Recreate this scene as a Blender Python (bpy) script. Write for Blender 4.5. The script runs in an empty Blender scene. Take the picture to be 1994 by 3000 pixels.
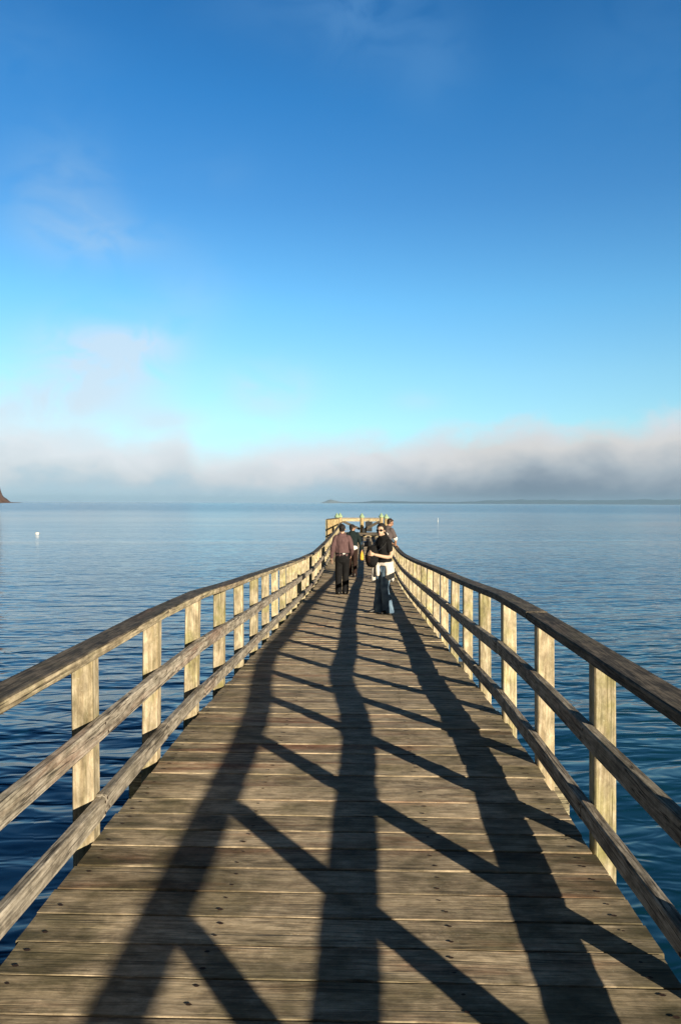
import bpy, bmesh, math, random
from mathutils import Vector, Matrix, noise
R = math.radians
S = bpy.context.scene
COL = S.collection
random.seed(7)

# ------------------------------------------------------------------ camera
CAMX, CAMZ = 0.086, 1.615
cam = bpy.data.objects.new('camera', bpy.data.cameras.new('camera')); COL.objects.link(cam); S.camera = cam
cam.data.sensor_fit = 'VERTICAL'; cam.data.sensor_height = 23.7; cam.data.lens = 18.0
cam.data.clip_start = 0.05; cam.data.clip_end = 60000
yaw, pit, rol = R(1.534), R(0.654), R(0.26)
fwd = Vector((-math.sin(yaw)*math.cos(pit), math.cos(yaw)*math.cos(pit), -math.sin(pit)))
r0 = Vector((math.cos(yaw), math.sin(yaw), 0)); u0 = r0.cross(fwd)
rt = r0*math.cos(rol) + u0*math.sin(rol); up = u0*math.cos(rol) - r0*math.sin(rol)
M = Matrix((rt, up, -fwd)).transposed().to_4x4(); M.translation = Vector((CAMX, 0, CAMZ))
cam.matrix_world = M

# ------------------------------------------------------------------ node helper
class NT:
    def __init__(s, tree): s.t = tree; s.n = tree.nodes; s.l = tree.links
    def new(s, typ, **k):
        n = s.n.new(typ)
        for a, b in k.items(): setattr(n, a, b)
        return n
    def put(s, sock, v):
        if isinstance(v, bpy.types.NodeSocket): s.l.new(v, sock)
        elif v is not None:
            try: sock.default_value = v
            except Exception: sock.default_value = (v[0], v[1], v[2], 1.0)
    def m(s, op, a, b=None, c=None, clamp=False):
        n = s.new('ShaderNodeMath', operation=op); n.use_clamp = clamp
        s.put(n.inputs[0], a)
        if b is not None: s.put(n.inputs[1], b)
        if c is not None: s.put(n.inputs[2], c)
        return n.outputs[0]
    def vm(s, op, a, b=None):
        n = s.new('ShaderNodeVectorMath', operation=op); s.put(n.inputs[0], a)
        if b is not None: s.put(n.inputs[1], b)
        return n.outputs[0]
    def comb(s, x, y, z):
        n = s.new('ShaderNodeCombineXYZ'); s.put(n.inputs[0], x); s.put(n.inputs[1], y); s.put(n.inputs[2], z); return n.outputs[0]
    def sep(s, v):
        n = s.new('ShaderNodeSeparateXYZ'); s.put(n.inputs[0], v); return n.outputs
    def noise(s, vec, scale=1.0, detail=4.0, rough=0.55, dist=0.0):
        n = s.new('ShaderNodeTexNoise'); s.put(n.inputs['Vector'], vec)
        n.inputs['Scale'].default_value = scale; n.inputs['Detail'].default_value = detail
        n.inputs['Roughness'].default_value = rough; n.inputs['Distortion'].default_value = dist
        return n.outputs['Fac']
    def mr(s, v, a, b, c=0.0, d=1.0, smooth=False):
        n = s.new('ShaderNodeMapRange'); n.clamp = True
        if smooth: n.interpolation_type = 'SMOOTHSTEP'
        s.put(n.inputs[0], v)
        for i, q in enumerate((a, b, c, d)): s.put(n.inputs[i+1], q)
        return n.outputs[0]
    def mix(s, f, a, b, mode='MIX'):
        n = s.new('ShaderNodeMix', data_type='RGBA', blend_type=mode)
        s.put(n.inputs[0], f); s.put(n.inputs[6], a); s.put(n.inputs[7], b); return n.outputs[2]
    def ramp(s, v, pts, interp='LINEAR'):
        n = s.new('ShaderNodeValToRGB'); cr = n.color_ramp; cr.interpolation = interp
        while len(cr.elements) > 1: cr.elements.remove(cr.elements[-1])
        for i, (p, c) in enumerate(pts):
            e = cr.elements[0] if i == 0 else cr.elements.new(p)
            e.position = p; e.color = (c, c, c, 1) if isinstance(c, (int, float)) else (c[0], c[1], c[2], 1)
        s.put(n.inputs[0], v); return n.outputs[0]

def lin(c):
    return tuple((x/255/12.92 if x < 10.3 else ((x/255+.055)/1.055)**2.4) for x in c)

# ------------------------------------------------------------------ light, sky, exposure
EXPO = 0.80
SUN_EL, SUN_AZ = R(15.2), R(146.5)        # sun behind the camera and to its right
S.view_settings.view_transform = 'Standard'; S.view_settings.look = 'None'
S.view_settings.exposure = EXPO; S.view_settings.gamma = 1.0
sd = Vector((math.sin(SUN_AZ)*math.cos(SUN_EL), math.cos(SUN_AZ)*math.cos(SUN_EL), math.sin(SUN_EL)))
sl = bpy.data.lights.new('sun', 'SUN'); sl.energy = 5.0; sl.angle = R(0.53); sl.color = (1.0, 0.87, 0.66)
so = bpy.data.objects.new('sun', sl); COL.objects.link(so); so.rotation_euler = (-sd).to_track_quat('-Z', 'Y').to_euler()
so.location = (10, -20, 10)

wd = bpy.data.worlds.new('World'); S.world = wd; wd.use_nodes = True
w = NT(wd.node_tree); bg = w.n['Background']; bg.inputs[1].default_value = 0.1
sky = w.new('ShaderNodeTexSky', sky_type='NISHITA'); sky.sun_disc = False
sky.sun_elevation = SUN_EL; sky.sun_rotation = SUN_AZ
sky.air_density = 1; sky.dust_density = .3; sky.ozone_density = 2
tc = w.new('ShaderNodeTexCoord'); D = w.vm('NORMALIZE', tc.outputs['Generated'])
dx, dy, dz = w.sep(D)
az = w.m('MULTIPLY', w.m('ARCTAN2', dx, dy), 57.2958)
el = w.m('MULTIPLY', w.m('ARCSINE', dz), 57.2958)
KK = 2**(-EXPO)
# clear air colour: the physical sky, tinted by elevation and dimmed out of view to deepen shadows
tint = w.ramp(w.m('DIVIDE', el, 90.0), [(0, (.78,1.08,1.85)), (.062, (1.14,1.58,1.74)), (.103, (1.10,1.64,1.80)), (.158, (.84,1.60,1.92)),
    (.233, (.52,1.26,1.76)), (.303, (.31,1.12,1.72)), (.366, (.22,.95,1.55)), (.46, (.07,.32,.58)), (.58, (.035,.14,.28)), (1, (.02,.08,.17))])
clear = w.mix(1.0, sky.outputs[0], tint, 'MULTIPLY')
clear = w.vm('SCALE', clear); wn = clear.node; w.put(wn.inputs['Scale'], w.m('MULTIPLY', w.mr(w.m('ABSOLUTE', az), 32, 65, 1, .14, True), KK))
# cloud bank over the far shore
def A(px): return math.degrees(math.atan((px-997)/2278)) - 1.534
def band(pts, lo=-40, hi=40, mx=10.0):
    return w.m('MULTIPLY', w.ramp(w.mr(az, lo, hi), [((a-lo)/(hi-lo), e/mx) for a, e in pts], 'EASE'), mx)
edge = band([(-40, 6.0), (A(0), 6.3), (A(230), 6.2), (A(380), 4.9), (A(520), 5.6), (A(600), 4.0), (A(890), 4.7), (A(1100), 5.0), (A(1170), 4.5),
             (A(1272), 5.2), (A(1577), 5.8), (A(1640), 5.2), (A(1755), 5.7), (A(1840), 5.4), (A(1994), 6.2), (40, 6)])
nv = w.vm('MULTIPLY', D, (1.0, 1.0, 1.6))
n1 = w.noise(nv, 16, 6, .55, .35); n2 = w.noise(nv, 5.5, 4, .5, .2); n3 = w.noise(nv, 42, 5, .6, .3)
soft = w.mr(az, A(500), A(1300), 2.2, 1.35)
lump = w.m('ADD', w.m('MULTIPLY', w.m('SUBTRACT', n1, .5), 3.4), w.m('MULTIPLY', w.m('SUBTRACT', n3, .5), 1.3))
q = w.m('ADD', w.m('SUBTRACT', edge, el), lump)
bank = w.mr(w.m('DIVIDE', q, soft), -.7, 1.1, 0, 1, True)
bank = w.m('MULTIPLY', bank, w.mr(az, A(200), A(1200), .86, .97))
def P(c): return tuple(v*10*KK for v in lin(c))
v = w.m('DIVIDE', el, edge)
shade = w.m('ADD', v, w.m('MULTIPLY', w.m('SUBTRACT', n2, .5), w.mr(az, A(900), A(1500), 1.0, .5)))
shade = w.m('ADD', shade, w.m('MULTIPLY', w.m('SUBTRACT', n1, .5), w.mr(az, A(900), A(1500), .8, .45)))
colL = w.ramp(shade, [(0, P((176,203,220))), (.15, P((186,204,217))), (.36, P((216,219,224))), (.65, P((232,232,236))), (1, P((224,236,244)))])
colR = w.ramp(shade, [(0, P((98,116,137))), (.22, P((126,141,158))), (.46, P((172,181,190))), (.74, P((218,216,215))), (1, P((218,225,232)))])
ccol = w.mix(w.mr(az, A(900), A(1500), 0, 1, True), colL, colR)
# thin pale air under the bank
gap = w.m('MULTIPLY', w.mr(el, .35, 1.5, 1, 0, True), w.mr(az, A(650), A(1150), .8, 0, True))
ccol = w.mix(w.m('MULTIPLY', gap, w.mr(n1, .3, .6)), ccol, P((186,216,230)))
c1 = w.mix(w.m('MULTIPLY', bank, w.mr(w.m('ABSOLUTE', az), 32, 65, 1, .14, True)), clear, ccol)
# loose wisps higher up
def blob(px, py, rx, ry, amp):
    a0 = A(px); e0 = math.degrees(math.atan((1474-py)/2278*math.cos(R(a0))))
    a = w.m('DIVIDE', w.m('SUBTRACT', az, a0), rx); b = w.m('DIVIDE', w.m('SUBTRACT', el, e0), ry)
    d = w.m('ADD', w.m('MULTIPLY', a, a), w.m('MULTIPLY', b, b))
    return w.m('MULTIPLY', w.m('EXPONENT', w.m('MULTIPLY', d, -1.0)), amp)
tot = None
for bb in [(300,1060,4.4,2.4,1.1), (400,1005,2.6,1.0,.6), (120,1180,6,1.6,.8), (480,1240,3,1.2,.6), (190,560,3.4,3.6,.5), (300,690,4.5,1.4,.36), (790,1150,2.8,1.8,.6), (1220,1175,1.8,.7,.22),
           (900,30,8,1.8,.22), (1050,70,4,3.,.2), (1260,190,3.0,2.6,.22), (60,110,5,2.4,.16), (560,860,3,2.4,.16), (640,490,3,1.4,.10), (1900,130,7,4,.1)]:
    x = blob(*bb); tot = x if tot is None else w.m('ADD', tot, x)
nw = w.noise(w.vm('MULTIPLY', D, (1, 1, 1.7)), 13, 7, .52, .9)
wisp = w.m('MULTIPLY', tot, w.mr(nw, .24, .60, 0.15, 1.15, True), clamp=True)
wcol = w.ramp(w.m('DIVIDE', el, 40.0), [(0, P((226,230,236))), (.3, P((210,230,246))), (.6, P((120,176,226))), (1, P((96,150,206)))])
c2 = w.mix(w.m('MULTIPLY', wisp, .82), c1, wcol)
w.l.new(c2, bg.inputs[0])

# ------------------------------------------------------------------ object helpers
def link(name, me, mats=(), parent=None, smooth=False, loc=None):
    o = bpy.data.objects.new(name, me); COL.objects.link(o)
    for mt in (mats if isinstance(mats, (list, tuple)) else [mats]): me.materials.append(mt)
    if smooth:
        for p in me.polygons: p.use_smooth = True
    if parent: o.parent = parent
    if loc: o.location = loc
    return o
def fin(name, bm, mats=(), parent=None, smooth=False, loc=None):
    bmesh.ops.recalc_face_normals(bm, faces=bm.faces)
    me = bpy.data.meshes.new(name); bm.to_mesh(me); bm.free()
    return link(name, me, mats, parent, smooth, loc)
def tag(o, label=None, cat=None, group=None, kind=None):
    if label: o['label'] = label
    if cat: o['category'] = cat
    if group: o['group'] = group
    if kind: o['kind'] = kind
    return o
def empty(name, loc=(0,0,0), rz=0.0):
    o = bpy.data.objects.new(name, None); COL.objects.link(o); o.location = loc; o.rotation_euler = (0,0,rz); o.empty_display_size = .2
    return o
def prism(bm, ring0, ring1):
    a = [bm.verts.new(p) for p in ring0]; b = [bm.verts.new(p) for p in ring1]; n = len(a)
    fs = [bm.faces.new([a[i], a[(i+1)%n], b[(i+1)%n], b[i]]) for i in range(n)]
    fs.append(bm.faces.new(a[::-1])); fs.append(bm.faces.new(b)); return fs
def sweep(bm, rings):
    vs = [[bm.verts.new(p) for p in r] for r in rings]; n = len(vs[0])
    for k in range(len(vs)-1):
        for i in range(n): bm.faces.new([vs[k][i], vs[k][(i+1)%n], vs[k+1][(i+1)%n], vs[k+1][i]])
    bm.faces.new(vs[0][::-1]); bm.faces.new(vs[-1])
def cbox(bm, c, s, ch=.004, rot=None):
    """box with chamfered edges"""
    t = bmesh.new(); bmesh.ops.create_cube(t, size=1.0)
    for v_ in t.verts: v_.co = Vector((v_.co.x*s[0], v_.co.y*s[1], v_.co.z*s[2]))
    if ch: bmesh.ops.bevel(t, geom=t.edges[:]+t.verts[:], offset=ch, segments=1, affect='EDGES')
    mt = (rot.to_4x4() if rot else Matrix.Identity(4)); mt = Matrix.Translation(Vector(c)) @ mt
    vm_ = {v_: bm.verts.new(mt @ v_.co) for v_ in t.verts}
    for f in t.faces: bm.faces.new([vm_[v_] for v_ in f.verts])
    t.free()
def cone(bm, c, r1, r2, h, seg=20, jit=0):
    a = []; b = []
    for i in range(seg):
        t = 2*math.pi*i/seg; a.append((c[0]+r1*math.cos(t), c[1]+r1*math.sin(t), c[2])); b.append((c[0]+r2*math.cos(t), c[1]+r2*math.sin(t), c[2]+h))
    prism(bm, a, b)
def beam(bm, p, q, wd_, ht, ch=.004):
    p = Vector(p); q = Vector(q); d = q-p; L = d.length; t = d.normalized()
    s = t.cross(Vector((0,0,1))).normalized(); u = s.cross(t)
    cbox(bm, (p+q)/2, (wd_, L, ht), ch, Matrix((s, t, u)).transposed())

# ------------------------------------------------------------------ materials
def mat(name):
    m_ = bpy.data.materials.new(name); m_.use_nodes = True; t = NT(m_.node_tree); return m_, t, t.n['Principled BSDF']
def wood(name, axis, light, dark, green=(.10,.11,.04), gamt=.25, red=0.0, stain=.5, rough=.85, fine=95, bump=.5, isl=.3, streak=.6, dirt=(.02,.018,.014), edge=False):
    m_, t, b = mat(name)
    tc_ = t.new('ShaderNodeTexCoord'); geo = t.new('ShaderNodeNewGeometry')
    oi = t.new('ShaderNodeObjectInfo')
    rnd = t.m('FRACT', t.m('ADD', geo.outputs['Random Per Island'], oi.outputs['Random']))
    off = t.vm('SCALE', (17.3, 31.7, 11.9)); t.put(off.node.inputs['Scale'], rnd)
    p = t.vm('ADD', tc_.outputs['Object'], off)
    g = {'X': (.055, 1, 1), 'Y': (1, .055, 1), 'Z': (1, 1, .055)}[axis]
    g2 = {'X': (.12, 1, 1), 'Y': (1, .12, 1), 'Z': (1, 1, .12)}[axis]
    # slow wobble of the grain round knots
    wob = t.new('ShaderNodeTexNoise'); t.put(wob.inputs['Vector'], t.vm('MULTIPLY', p, g2)); wob.inputs['Scale'].default_value = 7
    pw = t.vm('ADD', p, t.vm('MULTIPLY', t.vm('SUBTRACT', wob.outputs['Color'], (.5,.5,.5)), (.05,.05,.05)))
    f1 = t.noise(t.vm('MULTIPLY', pw, g), fine, 5, .65)
    f2 = t.noise(t.vm('MULTIPLY', pw, g), fine*.22, 4, .6)
    patch = t.noise(p, 3.3, 5, .6, .4)
    patch2 = t.noise(t.vm('MULTIPLY', p, g2), 9, 6, .68, .6)
    sp = t.noise(p, 55, 3, .7)
    mot = t.noise(t.vm('MULTIPLY', p, tuple(.45 if q_ < 1 else 1 for q_ in g)), 17, 7, .72, .3)
    k = t.m('ADD', t.m('MULTIPLY', f1, .62), t.m('ADD', t.m('MULTIPLY', f2, .16), t.m('MULTIPLY', mot, .22)))
    col = t.mix(t.mr(k, .435, .565), dark, light)
    col = t.mix(t.m('MULTIPLY', t.mr(patch, .5, .72), gamt), col, green)
    if red: col = t.mix(t.m('MULTIPLY', t.mr(t.noise(t.vm('ADD', t.vm('MULTIPLY', p, g2), (9,9,9)), 4.5, 5, .65), .54, .68), red), col, (.20,.055,.022))
    # hairline checks and knots
    hl = t.m('ABSOLUTE', t.m('SUBTRACT', t.noise(t.vm('MULTIPLY', pw, tuple(q_*.5 if q_ < 1 else 1 for q_ in g)), fine*.42, 2.5, .5), .5))
    hl = t.m('MULTIPLY', t.mr(hl, .006, .030, 1, 0), t.mr(t.noise(t.vm('MULTIPLY', p, g2), 5, 3, .6), .36, .54))
    col = t.mix(t.m('MULTIPLY', hl, .95*streak/.6), col, dirt)
    vk = t.new('ShaderNodeTexVoronoi'); t.put(vk.inputs['Vector'], t.vm('MULTIPLY', pw, tuple(.6 if q_ < 1 else 1 for q_ in g))); vk.inputs['Scale'].default_value = 3.1
    kn = t.m('MULTIPLY', t.mr(vk.outputs['Distance'], .035, .085, 1, 0), t.mr(t.sep(vk.outputs['Color'])[0], .45, .55))
    col = t.mix(t.m('MULTIPLY', kn, .7), col, tuple(d_*.4 for d_ in dark))
    # cracks running with the grain
    cr = t.mr(t.noise(t.vm('MULTIPLY', pw, tuple(q_*.55 if q_ < 1 else 1 for q_ in g)), fine*.55, 2, .5), .27, .36, 1, 0)
    col = t.mix(t.m('MULTIPLY', cr, streak), col, dirt)
    st = t.m('MULTIPLY', t.mr(patch2, .50, .70), stain)
    st = t.m('MULTIPLY', st, t.mr(sp, .3, .6, .35, 1))
    col = t.mix(st, col, tuple(d*1.5 for d in dirt))
    col = t.mix(t.m('MULTIPLY', t.mr(sp, .64, .72), .40), col, tuple(min(.7, l_*1.5) for l_ in light))
    val = t.m('MULTIPLY', t.mr(rnd, 0, 1, 1-isl, 1+isl), t.mr(mot, .36, .64, .66, 1.32))
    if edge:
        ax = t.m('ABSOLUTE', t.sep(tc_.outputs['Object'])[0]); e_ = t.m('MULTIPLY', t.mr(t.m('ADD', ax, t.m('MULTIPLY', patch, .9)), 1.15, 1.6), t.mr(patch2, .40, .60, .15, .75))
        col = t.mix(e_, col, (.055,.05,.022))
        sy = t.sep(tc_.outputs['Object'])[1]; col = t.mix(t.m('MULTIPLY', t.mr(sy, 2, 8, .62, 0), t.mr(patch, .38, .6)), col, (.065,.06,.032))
    sc = t.vm('SCALE', col); t.put(sc.node.inputs['Scale'], val)
    t.l.new(sc, b.inputs['Base Color'])
    b.inputs['Roughness'].default_value = rough; b.inputs['Specular IOR Level'].default_value = .25
    bp = t.new('ShaderNodeBump'); bp.inputs['Strength'].default_value = bump; bp.inputs['Distance'].default_value = .004
    hgt = t.m('SUBTRACT', t.m('ADD', t.m('MULTIPLY', f1, .7), t.m('MULTIPLY', patch2, .5)), t.m('MULTIPLY', cr, .7))
    t.put(bp.inputs['Height'], hgt); t.l.new(bp.outputs[0], b.inputs['Normal'])
    return m_
def plain(name, col, rough=.7, nz=.25, scale=30, spec=.3, metal=0, bump=0.0):
    m_, t, b = mat(name); tc_ = t.new('ShaderNodeTexCoord')
    n = t.noise(tc_.outputs['Object'], scale, 5, .6)
    c = t.mix(t.mr(n, .3, .7), tuple(x*(1-nz) for x in col), tuple(min(.9, x*(1+nz)) for x in col)); t.l.new(c, b.inputs['Base Color'])
    b.inputs['Roughness'].default_value = rough; b.inputs['Specular IOR Level'].default_value = spec; b.inputs['Metallic'].default_value = metal
    if bump:
        bp = t.new('ShaderNodeBump'); bp.inputs['Strength'].default_value = bump; bp.inputs['Distance'].default_value = .01
        t.put(bp.inputs['Height'], t.noise(tc_.outputs['Object'], scale*.4, 4, .6)); t.l.new(bp.outputs[0], b.inputs['Normal'])
    return m_
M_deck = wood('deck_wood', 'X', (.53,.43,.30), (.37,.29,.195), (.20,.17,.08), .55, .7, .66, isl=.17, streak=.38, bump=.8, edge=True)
M_post = wood('post_wood', 'Z', (.52,.45,.32), (.36,.295,.19), (.26,.26,.07), .8, .14, .62, isl=.2, streak=.35, fine=60, dirt=(.09,.08,.03))
M_rail = wood('rail_wood', 'Y', (.42,.375,.31), (.22,.19,.15), (.18,.17,.10), .3, .45, .6, isl=.2, dirt=(.035,.03,.025))
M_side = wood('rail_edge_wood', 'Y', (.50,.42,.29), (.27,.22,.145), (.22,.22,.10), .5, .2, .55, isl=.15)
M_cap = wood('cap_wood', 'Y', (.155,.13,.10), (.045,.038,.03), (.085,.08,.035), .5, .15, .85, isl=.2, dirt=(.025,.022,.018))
M_bearer = wood('bearer_wood', 'X', (.40,.36,.24), (.20,.17,.11), (.16,.18,.07), .6, .1, .7)
M_pile = wood('pile_wood', 'Z', (.36,.33,.22), (.18,.16,.10), (.12,.15,.05), .6, .0, .6)
M_panel = wood('panel_wood', 'Z', (.48,.37,.20), (.36,.26,.13), (.5,.45,.2), .4, .2, .3, isl=.12, streak=.2, fine=40, dirt=(.12,.09,.04))
M_endrail = wood('end_rail_wood', 'X', (.50,.43,.28), (.38,.31,.19), (.5,.45,.2), .3, .2, .2, isl=.1, fine=40, streak=.2, dirt=(.12,.09,.04))
M_cop = plain('verdigris_cap', (.27,.38,.24), .6, .3, 9)
M_nail = plain('rusty_nail', (.035,.018,.012), .9)
M_black = plain('dark_board', (.018,.021,.024), .6)

# ------------------------------------------------------------------ deck profile
PRO = [(-8,.0),(-3,.0),(0,.0),(3.5,.0),(5.8,-.015),(7.7,-.11),(9.8,-.20),(11.8,-.29),(14.3,-.405),(17,-.52),(20.3,-.64),(22,-.675),(25,-.69),(31,-.70),(38,-.67),(44,-.61),(50,-.555),(60,-.5)]
def prof(y):
    if y <= PRO[0][0]: return PRO[0][1]
    for i in range(len(PRO)-1):
        if y <= PRO[i+1][0]:
            (x1,a),(x2,b) = PRO[i], PRO[i+1]
            x0,z0 = PRO[max(0,i-1)]; x3,z3 = PRO[min(len(PRO)-1,i+2)]
            h = x2-x1; m1 = (b-z0)/(x2-x0) if i > 0 else 0; m2 = (z3-a)/(x3-x1)
            t = (y-x1)/h
            return (2*t**3-3*t*t+1)*a + (t**3-2*t*t+t)*h*m1 + (-2*t**3+3*t*t)*b + (t**3-t*t)*h*m2
    return PRO[-1][1]
W = 1.17; YEND = 50.0; WATER = -1.75
SP = 1.17; Y0 = 3.70-SP*6
def bay(y):
    k = math.floor((y-Y0)/SP); a = Y0+SP*k; f = (y-a)/SP
    return prof(a)*(1-f)+prof(a+SP)*f

# ------------------------------------------------------------------ pier
pier = tag(empty('pier', (0,0,0)), 'long narrow timber pier deck of weathered crosswise planks dipping towards its far end', 'pier')
bm = bmesh.new(); y = -4.0; i = 0; nails = []
rd = random.Random(3)
while y < YEND-.05:
    pw_ = .2 + rd.uniform(-.006, .006); gap_ = rd.choice([.003,.004,.005,.006,.008,.011]) 
    near = y < 16
    ns = 40 if near else 4
    y0, y1 = y+gap_/2, y+pw_-gap_/2
    xl, xr = -W + rd.uniform(-.012,.012), W + rd.uniform(-.012,.012)
    dz_ = rd.uniform(-.0022,.0022); cup = rd.uniform(0,.0035); skew = rd.uniform(-.0025,.0025)
    sd_ = rd.uniform(0,99); rings = []
    for k in range(ns+1):
        u = k/ns; x = xl+(xr-xl)*u
        def J(a, s=.0022): return noise.noise(Vector((x*4.5, a+sd_, sd_)))*s + noise.noise(Vector((x*21, a+sd_, 3)))*s*.5
        ja, jb = (J(1), J(7)) if near else (0,0)
        chip = 0
        cz = noise.noise(Vector((x*1.3, sd_, 5)))*.0025
        z0 = prof(y0)+dz_+cz+skew; z1 = prof(y1)+dz_+cz-skew; zm = (z0+z1)/2-cup
        if near and noise.noise(Vector((x*5+sd_*3, 2.2, sd_))) > .55: chip = .006
        rings.append([(x,y0+ja,z0-.042),(x,y1+jb,z1-.042),(x,y1+jb,z1-.005),(x,y1-.005+jb,z1),(x,(y0+y1)/2,zm),(x,y0+.005+ja+chip,z0),(x,y0+ja+chip*.5,z0-.004)])
    sweep(bm, rings)
    if y < 13:
        for xj in (-1.1,-.455,.42,1.08):
            for f in (.26,.74):
                if rd.random() < .9:
                    nails.append((xj+rd.uniform(-.012,.012), y0+(y1-y0)*f+rd.uniform(-.012,.012), prof(y0)+dz_+.0012, rd.uniform(.005,.009)))
    y += pw_; i += 1
nf = len(bm.faces)
for x, yy, z, r in nails:
    vs = [bm.verts.new((x+r*(1.6 if a % 3 == 0 else 1.2)*math.cos(a*1.047), yy+r*math.sin(a*1.047), z+.0025)) for a in range(6)]
    bm.faces.new(vs)
bm.faces.ensure_lookup_table()
for f in bm.faces[nf:]: f.material_index = 1
# keep plank normals
for f in bm.faces[:nf]: pass
deck = fin('deck', bm, [M_deck, M_nail], pier)
def run(bm, x0, x1, zt, zb, ya, yb, step=.6, zj=0.0, ch=.005):
    """board of rectangular section following the deck profile between ya and yb"""
    n = max(1, round((yb-ya)/step)); rings = []
    for k in range(n+1):
        yy = ya+(yb-ya)*k/n; z = prof(yy)+zj
        rings.append([(x0,yy,z+zb+ch),(x0,yy,z+zt-ch),(x0+ch,yy,z+zt),(x1-ch,yy,z+zt),(x1,yy,z+zt-ch),(x1,yy,z+zb+ch),(x1-ch,yy,z+zb),(x0+ch,yy,z+zb)])
    sweep(bm, rings)
for x in (-1.08,-.455,.42,1.06):
    b_ = bmesh.new(); run(b_, x-.03, x+.03, -.048, -.24, -4, YEND-.05, 1.0); fin('joist', b_, M_rail, pier)
for k in range(-2, 10):
    yb = 5.48+4.68*k
    if yb > YEND-.5: break
    b_ = bmesh.new(); cbox(b_, (0, yb, prof(yb)-.385), (3.04, .28, .26), .008); fin('bearer', b_, M_bearer, pier)
    for s in (-1,1):
        b_ = bmesh.new(); cone(b_, (s*.82, yb+.17, -5), .14, .13, 5+prof(yb)-.27, 20); fin('pile', b_, M_pile, pier, False)

# ------------------------------------------------------------------ railings
SP = 1.17; Y0 = 3.70-SP*6
def railing(s, label, seed):
    r_ = random.Random(seed)
    top = tag(empty('timber_railing', (0,0,0)), label, 'railing', 'railings along the pier')
    ys = []; k = 0
    while Y0+SP*k < YEND-.2: ys.append(Y0+SP*k); k += 1
    for yy in ys:
        b_ = bmesh.new(); h = .894
        zb = -.36; tilt = Matrix.Rotation(R(r_.uniform(-.8,.8)), 3, 'Y')
        cbox(b_, (0,0,(h+zb)/2), (.1+r_.uniform(-.004,.004),.1,h-zb), .007, tilt)
        if False: pass
        fin('post', b_, M_post, top, False, (s*(W+.062), yy, prof(yy)))
    def boards(name, x0, x1, zt, zb, mt, spans, step, jit):
        k = 0; a = Y0-.3
        ends = []
        first = r_.choice(spans); j = first-1
        idx = 0
        while a < YEND-.3:
            n_ = r_.choice(spans); idx += n_
            e = min(Y0+SP*idx + r_.uniform(-.02,.02), YEND-.1)
            b_ = bmesh.new(); jx = r_.uniform(-jit,jit)*.5
            if x0 > 0: xa, xb = x0+jx, x1+jx
            else: xa, xb = x0+jx, x1+jx
            zj = r_.uniform(-jit, jit)
            n2_ = max(2, int((e-a)/step)); rings = []; sd2 = r_.uniform(0,99)
            for q_ in range(n2_+1):
                yy = a+.0035+(e-a-.007)*q_/n2_; z = bay(yy)+zj-min(1, max(0, (yy-.5)/3))*{'middle_rail': .020, 'bottom_rail': .034}.get(name, 0)
                jx2 = noise.noise(Vector((yy*.5, sd2, 0)))*.003; jz2 = noise.noise(Vector((yy*.5, sd2, 4)))*.003 + noise.noise(Vector((yy*14, sd2, 4)))*.0012
                c_ = .006
                A_, B_ = xa+jx2, xb+jx2; T_, L_ = z+zt+jz2, z+zb+jz2
                rings.append([(A_,yy,L_+c_),(A_,yy,T_-c_),(A_+c_,yy,T_),(B_-c_,yy,T_),(B_,yy,T_-c_),(B_,yy,L_+c_),(B_-c_,yy,L_),(A_+c_,yy,L_)])
            sweep(b_, rings)
            if name != 'top_rail' and a < 14:
                for kp in range(len(ys)):
                    if a-.03 <= ys[kp] <= e+.03:
                        for dy2, dz2 in ((-.022,.026),(.022,-.026)):
                            xf = (xa-.0025) if s > 0 else (xb+.0025)
                            yb_ = min(max(ys[kp]+dy2, a+.012), e-.012); zc = bay(yb_)+zj-min(1, max(0, (yb_-.5)/3))*{'middle_rail': .020, 'bottom_rail': .034}.get(name, 0)+(zt+zb)/2+dz2
                            vs = [b_.verts.new((xf, yb_+.008*math.cos(q_*1.047), zc+.008*math.sin(q_*1.047))) for q_ in range(6)]
                            f_ = b_.faces.new(vs); f_.material_index = 2
            ob = fin(name, b_, [mt, M_side if s < 0 else mt, M_nail], top); a = e  # cap edges sunlit-pale on the left, shade-dark on the right, by colour
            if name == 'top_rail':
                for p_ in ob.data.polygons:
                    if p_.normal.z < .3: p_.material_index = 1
    xi = W+.010
    def xs(a, b): return (a, b) if s > 0 else (-b, -a)
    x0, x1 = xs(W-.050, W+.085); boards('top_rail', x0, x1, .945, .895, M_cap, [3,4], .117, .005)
    x0, x1 = xs(W-.040, W+.010); boards('middle_rail', x0, x1, .600, .503, M_rail, [2,3,3], .117, .006)
    x0, x1 = xs(W-.040, W+.010); boards('bottom_rail', x0, x1, .240, .148, M_rail, [1,2,3], .117, .006)
    return top
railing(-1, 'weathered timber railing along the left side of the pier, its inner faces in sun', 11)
railing(1, 'weathered timber railing along the right side of the pier, its inner faces in shade', 12)

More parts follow.
